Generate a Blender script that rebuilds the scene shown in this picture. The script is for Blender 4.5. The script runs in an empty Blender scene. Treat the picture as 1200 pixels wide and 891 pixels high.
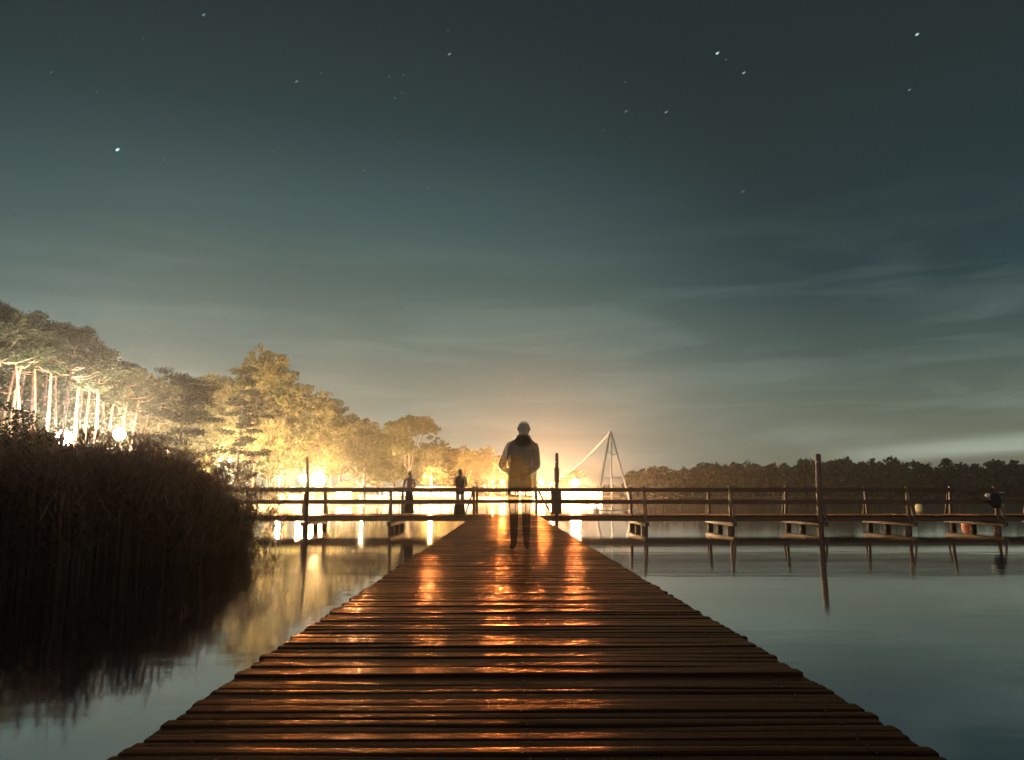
import bpy, bmesh, math, random
import numpy as np
from mathutils import Vector, Matrix, Euler
random.seed(7)
R = math.radians
S = bpy.context.scene
COL = S.collection
# ------------------------------------------------------------------ camera frame (photo pixels, 1200 x 891)
CAMZ, F, PITCH, YAW = 1.31, 900.0, R(8.56), R(-0.573)
CROT = Euler((R(90) + PITCH, 0, YAW), 'XYZ').to_matrix()
def ray(u, v):
    return CROT @ Vector(((u - 600) / F, (445.5 - v) / F, -1))
def P(u, v, Y):
    d = ray(u, v); t = Y / d.y
    return Vector((d.x * t, Y, CAMZ + d.z * t))
def X(u, Y, v=585): return P(u, v, Y).x
def lin(r, g, b):
    f = lambda c: (c / 255 / 12.92) if c / 255 <= .04045 else ((c / 255 + .055) / 1.055) ** 2.4
    return (f(r), f(g), f(b), 1)
# ------------------------------------------------------------------ materials
def mat(name):
    m = bpy.data.materials.new(name); m.use_nodes = True
    return m, m.node_tree.nodes, m.node_tree.links, m.node_tree.nodes['Principled BSDF']
def N(nodes, t, **kw):
    n = nodes.new(t)
    for k, v in kw.items():
        if k in n.inputs: n.inputs[k].default_value = v
        else: setattr(n, k, v)
    return n
def ramp(nodes, stops):
    n = nodes.new('ShaderNodeValToRGB'); e = n.color_ramp.elements
    while len(e) < len(stops): e.new(.5)
    for i, (p, c) in enumerate(stops): e[i].position = p; e[i].color = c
    return n
def wood(name, c1, c2, scale=(2, 14, 14), rough=(.3, .6), bump=.35, spec=.5, tint=(1, 1, 1), sheen=False):
    m, n, l, b = mat(name)
    tc = N(n, 'ShaderNodeTexCoord'); mp = N(n, 'ShaderNodeMapping'); mp.inputs['Scale'].default_value = scale
    l.new(tc.outputs['Object'], mp.inputs['Vector'])
    nz = N(n, 'ShaderNodeTexNoise', Scale=3.0, Detail=8.0, Roughness=.65); l.new(mp.outputs[0], nz.inputs['Vector'])
    nb = N(n, 'ShaderNodeTexNoise', Scale=.9, Detail=4.0); l.new(tc.outputs['Object'], nb.inputs['Vector'])
    cr = ramp(n, [(.3, (*c1, 1)), (.72, (*c2, 1))]); l.new(nz.outputs['Fac'], cr.inputs[0])
    mx = N(n, 'ShaderNodeMix', data_type='RGBA', blend_type='MULTIPLY'); mx.inputs[0].default_value = .7
    l.new(cr.outputs[0], mx.inputs[6])
    cr2 = ramp(n, [(.3, (.45, .45, .45, 1)), (.7, (1.3, 1.2, 1.1, 1))]); l.new(nb.outputs['Fac'], cr2.inputs[0]); l.new(cr2.outputs[0], mx.inputs[7])
    l.new(mx.outputs[2], b.inputs['Base Color'])
    mr = N(n, 'ShaderNodeMapRange'); mr.inputs[1].default_value = .32; mr.inputs[2].default_value = .68
    mr.inputs[3].default_value = rough[0]; mr.inputs[4].default_value = rough[1]
    mm = N(n, 'ShaderNodeMix', data_type='FLOAT'); mm.inputs[0].default_value = .5; l.new(nb.outputs['Fac'], mm.inputs[2]); l.new(nz.outputs['Fac'], mm.inputs[3])
    l.new(mm.outputs[0], mr.inputs[0]); l.new(mr.outputs[0], b.inputs['Roughness'])
    bp = N(n, 'ShaderNodeBump', Strength=bump, Distance=.01); l.new(nz.outputs['Fac'], bp.inputs['Height']); l.new(bp.outputs[0], b.inputs['Normal'])
    b.inputs['Specular IOR Level'].default_value = spec; b.inputs['Specular Tint'].default_value = (*tint, 1)
    if sheen:                                        # wet wood: orange of the lamp sheen put into the gloss colour, dark diffuse below
        d = N(n, 'ShaderNodeBsdfDiffuse'); g = N(n, 'ShaderNodeBsdfGlossy'); fr = N(n, 'ShaderNodeFresnel', IOR=1.30); ms = N(n, 'ShaderNodeMixShader')
        l.new(mx.outputs[2], d.inputs['Color']); g.inputs['Color'].default_value = (*tint, 1); l.new(mr.outputs[0], g.inputs['Roughness'])
        g2 = N(n, 'ShaderNodeBsdfGlossy'); g2.inputs['Color'].default_value = (*tint, 1); g2.inputs['Roughness'].default_value = .52; mg = N(n, 'ShaderNodeMixShader'); mg.inputs[0].default_value = .3
        l.new(g.outputs[0], mg.inputs[1]); l.new(g2.outputs[0], mg.inputs[2])
        for q in (d, g, g2, fr): l.new(bp.outputs[0], q.inputs['Normal'])
        l.new(fr.outputs[0], ms.inputs[0]); l.new(d.outputs[0], ms.inputs[1]); l.new(mg.outputs[0], ms.inputs[2]); l.new(ms.outputs[0], n['Material Output'].inputs['Surface']); n.remove(b)
    return m
def simple(name, c, rough=.7, var=.3, scale=6, metal=0.0):
    m, n, l, b = mat(name)
    nz = N(n, 'ShaderNodeTexNoise', Scale=float(scale), Detail=5.0)
    tc = N(n, 'ShaderNodeTexCoord'); l.new(tc.outputs['Object'], nz.inputs['Vector'])
    cr = ramp(n, [(.3, tuple(x * (1 - var) for x in c) + (1,)), (.7, tuple(x * (1 + var) for x in c) + (1,))])
    l.new(nz.outputs['Fac'], cr.inputs[0]); l.new(cr.outputs[0], b.inputs['Base Color'])
    b.inputs['Roughness'].default_value = rough; b.inputs['Metallic'].default_value = metal
    return m
def leafmat(name, ca, cb, trans=.45, gloss=False):
    m, n, l, b = mat(name)
    n.remove(b); out = n['Material Output']
    oi = N(n, 'ShaderNodeObjectInfo'); ge = N(n, 'ShaderNodeNewGeometry')
    ad = N(n, 'ShaderNodeMath', operation='ADD'); l.new(ge.outputs['Random Per Island'], ad.inputs[0])
    mu = N(n, 'ShaderNodeMath', operation='MULTIPLY'); mu.inputs[1].default_value = .9; l.new(oi.outputs['Random'], mu.inputs[0]); l.new(mu.outputs[0], ad.inputs[1])
    hf = N(n, 'ShaderNodeMath', operation='MULTIPLY'); hf.inputs[1].default_value = .53; l.new(ad.outputs[0], hf.inputs[0])
    cr = ramp(n, [(0, (*ca, 1)), (1, (*cb, 1))]); l.new(hf.outputs[0], cr.inputs[0])
    d = N(n, 'ShaderNodeBsdfDiffuse'); t = N(n, 'ShaderNodeBsdfTranslucent'); mx = N(n, 'ShaderNodeMixShader'); mx.inputs[0].default_value = trans
    l.new(cr.outputs[0], d.inputs[0]); l.new(cr.outputs[0], t.inputs[0]); l.new(d.outputs[0], mx.inputs[1]); l.new(t.outputs[0], mx.inputs[2])
    last = mx
    if gloss:
        g = N(n, 'ShaderNodeBsdfGlossy'); g.inputs['Roughness'].default_value = .35; g.inputs[0].default_value = (.7, .7, .7, 1)
        m2 = N(n, 'ShaderNodeMixShader'); m2.inputs[0].default_value = .06
        l.new(mx.outputs[0], m2.inputs[1]); l.new(g.outputs[0], m2.inputs[2]); last = m2
    l.new(last.outputs[0], out.inputs['Surface'])
    return m
def emit(name, c, s):
    m, n, l, b = mat(name)
    b.inputs['Base Color'].default_value = (.8, .8, .8, 1)
    b.inputs['Emission Color'].default_value = (*c, 1); b.inputs['Emission Strength'].default_value = s
    return m
def ghostmat(name, c, alpha):
    m, n, l, b = mat(name)
    b.inputs['Base Color'].default_value = (*c, 1); b.inputs['Roughness'].default_value = .9; b.inputs['Alpha'].default_value = alpha
    b.inputs['Specular IOR Level'].default_value = .1
    nz = N(n, 'ShaderNodeTexNoise', Scale=9.0); mr = N(n, 'ShaderNodeMapRange')
    mr.inputs[3].default_value = alpha - .12; mr.inputs[4].default_value = min(1, alpha + .12)
    tc = N(n, 'ShaderNodeTexCoord'); l.new(tc.outputs['Object'], nz.inputs['Vector'])
    l.new(nz.outputs['Fac'], mr.inputs[0]); l.new(mr.outputs[0], b.inputs['Alpha'])
    return m
M = {}
M['deck'] = wood('wet_deck_wood', (.010, .0048, .004), (.042, .018, .012), (1.4, 30, 30), (.14, .34), .16, .42, (.80, .42, .24), True)
M['beam'] = wood('weathered_beam_wood', (.05, .032, .022), (.14, .09, .06), (1.5, 12, 12), (.45, .75), .4)
M['post'] = wood('weathered_post_wood', (.06, .04, .028), (.17, .11, .075), (12, 12, 1.5), (.45, .75), .4)
M['bark'] = simple('pine_bark', (.20, .125, .085), .9, .65, 3)
M['darkbark'] = simple('dark_bark', (.09, .065, .045), .9, .4, 5)
M['pine'] = leafmat('pine_needles', (.014, .020, .010), (.036, .040, .019), .12)
M['leaf'] = leafmat('broad_leaves', (.055, .075, .032), (.175, .158, .076), .4)
M['dleaf'] = leafmat('dark_leaves', (.02, .03, .015), (.045, .05, .022), .25)
M['reed'] = leafmat('reed_leaves', (.14, .078, .058), (.30, .175, .12), .35, True)
M['far'] = leafmat('far_wood_leaves', (.035, .045, .025), (.07, .08, .04), .2)
M['pole'] = simple('lamp_pole_metal', (.10, .10, .10), .5, .1, 4, .6)
M['steel'] = simple('galvanised_steel', (.55, .55, .53), .4, .12, 8, .7)
M['plaster'] = simple('white_plaster', (.72, .70, .66), .8, .08, 3)
M['roof'] = simple('brown_roof', (.16, .10, .07), .8, .25, 6)
M['dark'] = simple('dark_cloth', (.018, .014, .014), .9, .3, 20)
M['skin'] = simple('skin', (.30, .19, .14), .6, .1, 10)
M['hair'] = simple('dark_hair', (.015, .011, .009), .6, .2, 30)
M['white'] = simple('pale_plastic', (.75, .74, .70), .45, .06, 10)
M['yellow'] = simple('pale_yellow_plastic', (.65, .58, .30), .45, .08, 10)
M['orange'] = simple('orange_plastic', (.70, .22, .08), .45, .12, 10)
M['gjacket'] = ghostmat('see_through_jacket', (.010, .005, .004), .64)
M['gcoat'] = ghostmat('see_through_coat', (.010, .005, .004), .52)
M['gtrousers'] = ghostmat('see_through_trousers', (.012, .006, .004), .13)
M['gskin'] = ghostmat('see_through_skin', (.008, .005, .004), .52)
M['ghair'] = ghostmat('see_through_hair', (.008, .005, .005), .36)
# ------------------------------------------------------------------ mesh helpers
def link(name, me, parent=None):
    o = bpy.data.objects.new(name, me); COL.objects.link(o)
    if parent is not None: o.parent = parent
    return o
def tag(o, label=None, cat=None, group=None, kind=None):
    if label: o['label'] = label
    if cat: o['category'] = cat
    if group: o['group'] = group
    if kind: o['kind'] = kind
    return o
def empty(name, loc, label, cat, group=None, rz=0):
    o = bpy.data.objects.new(name, None); COL.objects.link(o)
    o.location = loc; o.rotation_euler = (0, 0, rz); o.empty_display_size = .3
    return tag(o, label, cat, group)
class MB:
    def __init__(s): s.v = []; s.f = []; s.m = []; s.mi = 0
    def add(s, vs, fs):
        k = len(s.v); s.v += [tuple(x) for x in vs]; s.f += [tuple(i + k for i in f) for f in fs]; s.m += [s.mi] * len(fs); return s
    def box(s, c, d, rot=None, bev=.12):
        # box with chamfered long edges
        x, y, z = (q / 2 for q in d); b = min(x, y, z) * bev * 2
        bm = bmesh.new(); bmesh.ops.create_cube(bm, size=1)
        for v in bm.verts: v.co = Vector((v.co.x * 2 * x, v.co.y * 2 * y, v.co.z * 2 * z))
        if bev: bmesh.ops.bevel(bm, geom=bm.edges[:], offset=b, segments=1, affect='EDGES')
        mtx = rot.to_matrix() if rot else Matrix.Identity(3)
        bm.verts.index_update()
        s.add([mtx @ v.co + Vector(c) for v in bm.verts], [[v.index for v in f.verts] for f in bm.faces]); bm.free(); return s
    def beam(s, a, b, w, h, up=(0, 0, 1)):
        a, b = Vector(a), Vector(b); d = (b - a); L = d.length; d.normalize(); upv = Vector(up)
        if abs(d.dot(upv)) > .98: upv = Vector((0, 1, 0))
        sd = d.cross(upv).normalized(); u = sd.cross(d)
        c = min(w, h) * .14
        prof = [(-w/2+c, -h/2), (w/2-c, -h/2), (w/2, -h/2+c), (w/2, h/2-c), (w/2-c, h/2), (-w/2+c, h/2), (-w/2, h/2-c), (-w/2, -h/2+c)]
        n = max(2, int(L / .6) + 1); vs = []
        for i in range(n):
            p = a + d * L * i / (n - 1)
            j = (random.uniform(-1, 1) * .006, random.uniform(-1, 1) * .006)
            vs += [p + sd * (q[0] + j[0]) + u * (q[1] + j[1]) for q in prof]
        fs = [[i * 8 + k, i * 8 + (k + 1) % 8, i * 8 + 8 + (k + 1) % 8, i * 8 + 8 + k] for i in range(n - 1) for k in range(8)]
        fs += [list(range(7, -1, -1)), [(n - 1) * 8 + k for k in range(8)]]
        return s.add(vs, fs)
    def tube(s, pts, rad, n=8, caps=True):
        pts = [Vector(p) for p in pts]; rad = rad if hasattr(rad, '__len__') else [rad] * len(pts)
        vs = []
        for i, p in enumerate(pts):
            d = (pts[min(i + 1, len(pts) - 1)] - pts[max(i - 1, 0)]).normalized()
            r = Vector((1, 0, 0)) if abs(d.x) < .9 else Vector((0, 1, 0))
            a = d.cross(r).normalized(); b = d.cross(a)
            vs += [p + (a * math.cos(t) + b * math.sin(t)) * rad[i] for t in (2 * math.pi * k / n for k in range(n))]
        fs = [[i * n + k, i * n + (k + 1) % n, i * n + n + (k + 1) % n, i * n + n + k] for i in range(len(pts) - 1) for k in range(n)]
        if caps: fs += [list(range(n - 1, -1, -1)), [(len(pts) - 1) * n + k for k in range(n)]]
        return s.add(vs, fs)
    def lathe(s, prof, c=(0, 0, 0), n=16, sx=1, sy=1):
        vs = [(c[0] + r * math.cos(2*math.pi*k/n) * sx, c[1] + r * math.sin(2*math.pi*k/n) * sy, c[2] + z) for r, z in prof for k in range(n)]
        fs = [[i * n + k, i * n + (k + 1) % n, i * n + n + (k + 1) % n, i * n + n + k] for i in range(len(prof) - 1) for k in range(n)]
        fs += [list(range(n - 1, -1, -1)), [(len(prof) - 1) * n + k for k in range(n)]]
        return s.add(vs, fs)
    def ball(s, c, r, n=14, sc=(1, 1, 1)):
        pr = [(r * math.sin(math.pi * i / 9) + 1e-4, -r * math.cos(math.pi * i / 9) * sc[2]) for i in range(10)]
        return s.lathe(pr, c, n, sc[0], sc[1])
    def build(s, name, mats, parent=None, smooth=False):
        me = bpy.data.meshes.new(name); me.from_pydata(s.v, [], s.f)
        for m in (mats if isinstance(mats, (list, tuple)) else [mats]): me.materials.append(m)
        if s.mi or any(s.m): me.polygons.foreach_set('material_index', s.m)
        if smooth: me.polygons.foreach_set('use_smooth', [True] * len(me.polygons))
        me.update(); return link(name, me, parent)
def quads_mesh(name, V, mats, idx=None):
    """V: (n,4,3) array of loose quads -> mesh"""
    n = len(V); me = bpy.data.meshes.new(name)
    me.vertices.add(4 * n); me.vertices.foreach_set('co', V.reshape(-1).astype(np.float32))
    me.loops.add(4 * n); me.loops.foreach_set('vertex_index', np.arange(4 * n, dtype=np.int32))
    me.polygons.add(n); me.polygons.foreach_set('loop_start', np.arange(0, 4 * n, 4, dtype=np.int32))
    me.polygons.foreach_set('loop_total', np.full(n, 4, dtype=np.int32))
    for m in mats: me.materials.append(m)
    me.update(calc_edges=True); me.validate(); return me
def leaves(C, size, rng, asp=.55, flat=0.0):
    """C (n,3) centres -> (n,4,3) diamond leaves"""
    n = len(C); a = rng.normal(size=(n, 3)); a[:, 2] *= (1 - flat); a /= np.linalg.norm(a, axis=1)[:, None] + 1e-9
    b = rng.normal(size=(n, 3)); b[:, 2] *= (1 - flat); b -= (a * b).sum(1)[:, None] * a; b /= np.linalg.norm(b, axis=1)[:, None] + 1e-9
    s = (size * rng.uniform(.6, 1.3, n))[:, None]
    return np.stack([C - a * s, C + b * s * asp, C + a * s, C - b * s * asp], 1)
# ------------------------------------------------------------------ lake outline and ground
LAKE = [(-14, -120), (-9.5, -20), (-8.8, 4), (-8.2, 10), (-7.2, 15), (-7.4, 20), (-9.5, 25), (-12.5, 30), (-14, 37), (-19, 55), (-24, 72),
        (-28, 90), (-29, 106), (-21, 125), (-9, 150), (3, 185), (22, 222), (36, 246), (34, 290), (10, 420), (-40, 560), (-60, 690), (60, 700), (75, 480), (58, 352),
        (120, 342), (230, 350), (330, 340), (430, 300), (520, 180), (520, -120)]
LP = np.array(LAKE, float)
def lake_sd(x, y):
    x = np.asarray(x, float); y = np.asarray(y, float); d = np.full(x.shape, 1e9); ins = np.zeros(x.shape, bool)
    for i in range(len(LP)):
        a, b = LP[i], LP[(i + 1) % len(LP)]; e = b - a
        t = np.clip(((x - a[0]) * e[0] + (y - a[1]) * e[1]) / (e @ e), 0, 1)
        d = np.minimum(d, np.hypot(x - a[0] - t * e[0], y - a[1] - t * e[1]))
        c = (a[1] > y) != (b[1] > y)
        ins ^= c & (x < (b[0] - a[0]) * (y - a[1]) / (b[1] - a[1] + 1e-12) + a[0])
    return np.where(ins, d, -d)
def ground_z(x, y):
    s = lake_sd(x, y); d = -s
    land = .09 * np.minimum(d, 8) + .05 * np.clip(d - 8, 0, 40) + .12 * np.sin(x * .21 + 1.3) * np.sin(y * .17) * np.clip(d / 10, 0, 1)
    return np.where(s > 0, -np.minimum(s * .28, 2.4), land)
def gz(x, y): return float(ground_z(np.array([x]), np.array([y]))[0])
gx = np.concatenate([np.arange(-330, -90, 6), np.arange(-90, 70, 2.0), np.arange(70, 641, 6)])
gy = np.concatenate([np.arange(-140, 0, 5), np.arange(0, 260, 2.0), np.arange(260, 821, 7)])
GX, GY = np.meshgrid(gx, gy); GZ = ground_z(GX, GY)
nx, ny = len(gx), len(gy)
me = bpy.data.meshes.new('ground')
idx = np.arange(nx * ny).reshape(ny, nx)
fc = np.stack([idx[:-1, :-1], idx[:-1, 1:], idx[1:, 1:], idx[1:, :-1]], -1).reshape(-1, 4)
me.from_pydata(np.stack([GX, GY, GZ], -1).reshape(-1, 3).tolist(), [], fc.tolist())
me.polygons.foreach_set('use_smooth', [True] * len(me.polygons))
m, n, l, b = mat('shore_ground')
ge = N(n, 'ShaderNodeNewGeometry'); sp = N(n, 'ShaderNodeSeparateXYZ'); l.new(ge.outputs['Position'], sp.inputs[0])
nz = N(n, 'ShaderNodeTexNoise', Scale=.5, Detail=8.0); l.new(ge.outputs['Position'], nz.inputs['Vector'])
ad = N(n, 'ShaderNodeMath', operation='MULTIPLY_ADD'); ad.inputs[1].default_value = .9; l.new(nz.outputs['Fac'], ad.inputs[0]); l.new(sp.outputs[2], ad.inputs[2])
cr = ramp(n, [(.35, (.10, .08, .05, 1)), (.5, (.36, .29, .20, 1)), (.62, (.30, .25, .17, 1)), (.75, (.07, .07, .035, 1))])
sc = N(n, 'ShaderNodeMath', operation='MULTIPLY'); sc.inputs[1].default_value = .45; l.new(ad.outputs[0], sc.inputs[0]); l.new(sc.outputs[0], cr.inputs[0])
n2 = N(n, 'ShaderNodeTexNoise', Scale=4.0, Detail=8.0); l.new(ge.outputs['Position'], n2.inputs['Vector'])
mx = N(n, 'ShaderNodeMix', data_type='RGBA', blend_type='OVERLAY'); mx.inputs[0].default_value = .6; l.new(cr.outputs[0], mx.inputs[6]); l.new(n2.outputs['Color'], mx.inputs[7])
l.new(mx.outputs[2], b.inputs['Base Color']); b.inputs['Roughness'].default_value = .95
bp = N(n, 'ShaderNodeBump', Strength=.6, Distance=.2); l.new(n2.outputs['Fac'], bp.inputs['Height']); l.new(bp.outputs[0], b.inputs['Normal'])
me.materials.append(m); tag(link('ground', me), kind='structure')
# water
m, n, l, b = mat('lake_water')
n.remove(b); out = n['Material Output']
df = N(n, 'ShaderNodeBsdfDiffuse'); df.inputs[0].default_value = (.010, .030, .036, 1)
gl_ = N(n, 'ShaderNodeBsdfGlossy'); gl_.inputs[0].default_value = (1, .98, .97, 1); gl_.inputs['Roughness'].default_value = .055
fr = N(n, 'ShaderNodeFresnel'); fr.inputs['IOR'].default_value = 1.34; pw = N(n, 'ShaderNodeMath', operation='POWER'); pw.inputs[1].default_value = .26; l.new(fr.outputs[0], pw.inputs[0])
mxs = N(n, 'ShaderNodeMixShader'); l.new(pw.outputs[0], mxs.inputs[0]); l.new(df.outputs[0], mxs.inputs[1]); l.new(gl_.outputs[0], mxs.inputs[2]); l.new(mxs.outputs[0], out.inputs['Surface'])
ge = N(n, 'ShaderNodeNewGeometry'); mp = N(n, 'ShaderNodeMapping'); mp.inputs['Scale'].default_value = (.5, 1.1, 1); l.new(ge.outputs['Position'], mp.inputs['Vector'])
nz = N(n, 'ShaderNodeTexNoise', Scale=1.3, Detail=3.0, Roughness=.5); l.new(mp.outputs[0], nz.inputs['Vector'])
bp = N(n, 'ShaderNodeBump', Strength=.06, Distance=.05); l.new(nz.outputs['Fac'], bp.inputs['Height']); l.new(bp.outputs[0], gl_.inputs['Normal']); l.new(bp.outputs[0], fr.inputs['Normal'])
w = MB().add([(-330, -140, 0), (640, -140, 0), (640, 820, 0), (-330, 820, 0)], [(0, 1, 2, 3)]).build('water', m); tag(w, kind='structure')
# ------------------------------------------------------------------ near jetty
DZ = .58; XL, XR = -1.095, 1.24
jetty = empty('wooden_jetty', (0, 0, 0), 'wet plank jetty running straight out from the camera to the railed boardwalk', 'jetty')
rng = random.Random(3)
mb = MB(); y = -1.6
while y < 28.72:
    wd = rng.uniform(.060, .090); gap = rng.uniform(.002, .006)
    a = XL + rng.gauss(0, .008) - (.03 if rng.random() < .06 else 0); c = XR + rng.gauss(0, .008) + (.02 if rng.random() < .06 else 0)
    nr = .9 if y < 5 else .45; t0 = DZ + rng.gauss(0, .0026) * nr; tilt = rng.gauss(0, .010) * nr; skew = rng.gauss(0, .006); tw = rng.gauss(0, .012); cup = rng.uniform(-.0006, .0012) * nr
    segs = 14; vs = []; k = 9; ph = rng.uniform(0, 6); am = rng.uniform(0, .003) * nr; sag = rng.gauss(0, .004) * nr
    for i in range(segs + 1):
        s = i / segs; x = a + (c - a) * s; zz = t0 + am * math.sin(ph + s * 9) + sag * (s - .5); tl = tilt + tw * (s - .5)
        hw = wd / 2 - .004 * abs(math.sin(ph * 3 + s * 17)) * rng.random(); yc = y + wd / 2 + skew * (s - .5) * 2
        r = .0035
        pr = [(-hw, -.035), (-hw, -r * 1.3), (-hw + r, -.001), (-hw * .45, -cup * .75), (0, -cup), (hw * .45, -cup * .75), (hw - r, -.001), (hw, -r * 1.3), (hw, -.035)]
        vs += [(x, yc + q[0], zz + q[1] + q[0] * tl) for q in pr]
    fs = [[i * k + j, i * k + k + j, i * k + k + j + 1, i * k + j + 1] for i in range(segs) for j in range(k - 1)]
    fs += [[i * k, i * k + k - 1, i * k + 2 * k - 1, i * k + k] for i in range(segs)]
    fs += [list(range(k)), [segs * k + j for j in range(k - 1, -1, -1)]]
    mb.add(vs, fs); y += wd + gap
mb.mi = 1; yy = -1.5; nrg = random.Random(8)
while yy < 5:
    for x in (XL + .16, XR - .16, .07):
        mb.lathe([(.0045, 0), (.0045, .0015), (.002, .0025)], (x + nrg.uniform(-.02, .02), yy + nrg.uniform(-.01, .01), DZ + .001), 7)
    yy += .054
mb.build('deck', [M['deck'], M['pole']], jetty)
for x in (XL + .16, XR - .16, .07):
    MB().beam((x, -1.6, DZ - .13), (x, 28.6, DZ - .13), .1, .16).build('stringer', M['beam'], jetty)
for yy in (2.2, 5.5, 8.8, 12.1, 15.4, 18.7, 22.0, 25.3):
    MB().beam((XL + .05, yy, DZ - .30), (XR - .05, yy, DZ - .30), .14, .16).build('cross_beam', M['beam'], jetty)
    for x in (XL + .2, XR - .2):
        MB().tube([(x, yy, -2), (x, yy, -.2), (x, yy, DZ - .385)], [.1, .1, .095], 10).build('pile', M['post'], jetty, True)
# ------------------------------------------------------------------ cross boardwalk
YF, YB = 29.0, 31.75
bw = empty('railed_boardwalk', (0, 30.4, 0), 'dark railed boardwalk on piles crossing the lake behind the jetty', 'boardwalk')
bw_off = Vector((0, -30.4, 0))
def bchild(mb, name, m, parent=None, smooth=False):
    mb.v = [tuple(Vector(q) + bw_off) for q in mb.v]
    return mb.build(name, m, parent or bw, smooth)
XA, XB = -17.0, 31.0
mb = MB(); x = XA
while x < XB:
    wd = rng.uniform(.11, .15)
    mb.box((x + wd / 2, (YF + YB) / 2, DZ - .02 + rng.gauss(0, .003)), (wd, YB - YF + .1 + rng.gauss(0, .03), .036), Euler((0, rng.gauss(0, .012), 0)), .1); x += wd + .01
bchild(mb, 'deck', M['deck'])
for yy in (YF + .06, (YF + YB) / 2, YB - .06):
    mb = MB().beam((XA, yy, DZ - .13), (XB, yy, DZ - .13), .09, .165); bchild(mb, 'stringer', M['beam'])
fx = [X(u, YF) for u in (359, 459)]; gl, gr = X(555.5, YF), X(629, YF)
front_r = [X(652.5, YF)] + [X(u, YF) for u in (754.5, 855, 960, 1062, 1165.5)] + [X(1268, YF), X(1370, YF), X(1472, YF)]
front_l = [X(160, YF), X(258, YF)] + fx
backx = [X(u, YB) for u in (110, 203, 290, 381, 471.5, 559, 648, 740, 831, 921, 1017, 1114, 1207, 1300, 1393)]
ZT, ZM = 1.50, 1.075
def railing(y, x0, x1, posts, out, skip_brace=()):
    r = bpy.data.objects.new('railing', None); COL.objects.link(r); r.parent = bw; r.empty_display_size = .3
    for z in (ZT + .03, ZM):
        mb = MB(); xs = x0
        while xs < x1 - .01:                       # boards butted at varying lengths
            xe = min(x1, xs + 6.6); mb.beam((xs, y, z + rng.gauss(0, .008)), (xe - .01, y, z + rng.gauss(0, .008)), .05, .145); xs = xe
        bchild(mb, 'top_rail' if z > 1.3 else 'mid_rail', M['beam'], r)
    for px in posts:
        ly = rng.gauss(0, .012); zt = ZT + .155 + rng.gauss(0, .02); yo = y + out * .085
        mb = MB().beam((px, yo, -.02 if False else DZ - .24), (px + rng.gauss(0, .035), yo + ly, zt), .105, .11, (0, 1, 0)); bchild(mb, 'post', M['post'], r)
        if px in skip_brace: continue
        mb = MB().beam((px, yo + out * .42, DZ - .17), (px, yo + out * .09, 1.38), .06, .075, (1, 0, 0)); bchild(mb, 'brace', M['post'], r)
    return r
r1 = railing(YF, XA, gl + .05, front_l + [gl], -1, (gl,))
mb = MB().beam((gl - .32, YF - .085, DZ + .0), (gl - .03, YF - .085, 1.5), .06, .07, (0, 1, 0)); bchild(mb, 'brace', M['post'], r1)
r2 = railing(YF, gr - .05, XB, [gr] + front_r, -1, (gr, front_r[0]))
mb = MB().beam((gr + .62, YF - .19, DZ - .1), (gr + .02, YF - .12, 1.55), .07, .075, (0, 1, 0)); bchild(mb, 'brace', M['post'], r2)
railing(YB, XA, XB, backx, 1)
for px, pb in list(zip(front_l, backx[:1] + backx[2:5])) + list(zip(front_r[1:], backx[7:])) + [(gl + .1, gl + .1), (gr - .1, gr - .1)]:
    a, b2 = Vector((px, YF - .55, DZ - .30)), Vector((pb, YB + .5, DZ - .30))
    mb = MB().beam(a, b2, .15, .16); bchild(mb, 'cross_beam', M['beam'])
    for t in (.14, .52, .87):
        q = a.lerp(b2, t); r = .13 if t < .5 else .115
        mb = MB().tube([(q.x, q.y, -2.2), (q.x + .01, q.y, -.1), (q.x, q.y, DZ - .385)], [r, r, r * .95], 10); bchild(mb, 'pile', M['post'], smooth=True)
# tall posts in the front railing line
def tallpost(u, v, w, w2=None, lean=0):
    p = P(u, v, YF - .2); base = X(u + lean, YF - .2, 610)
    mb = MB().tube([(base, YF - .2, -2), (base, YF - .2, .4), (base, YF - .2, 1.2), (base + (p.x - base) * .6, YF - .2, 1.2 + (p.z - 1.2) * .6), (p.x, YF - .2, p.z - .05), (p.x, YF - .2, p.z)],
                   [w, w, w, w * .97, w * .95, w * .7], 12)
    return bchild(mb, 'tall_post', M['post'], smooth=True), p
o, p960 = tallpost(958.5, 532, .105, lean=3)
mb = MB().ball((p960.x - .11, YF - .3, p960.z - .3), .035); bchild(mb, 'knob', M['white'], o, True)
o, _ = tallpost(360, 535, .045)
o, p652 = tallpost(652.5, 531, .062)
pb = P(652.5, 556, YF - .2)
mb = MB().tube([(pb.x, YF - .2, pb.z - .30), (pb.x, YF - .2, pb.z - .26), (pb.x, YF - .2, pb.z + .22), (pb.x, YF - .2, pb.z + .26)], [.065, .095, .095, .065], 12); bchild(mb, 'sleeve', M['post'], o, True)
mb = MB().ball((p652.x - .07, YF - .27, p652.z - .33), .035); bchild(mb, 'knob', M['white'], o, True)
# board hung on that post
c0 = P(652.5, 589, YF - .36)
bd = empty('notice_board', (c0.x, YF - .36, DZ), 'dark upright board fixed to the tall post beside the jetty opening', 'board')
MB().box((0, 0, .52), (.36, .05, .92)).build('panel', M['beam'], bd)
MB().box((0, .04, 1.0), (.42, .1, .04)).build('cap', M['beam'], bd)
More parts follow.
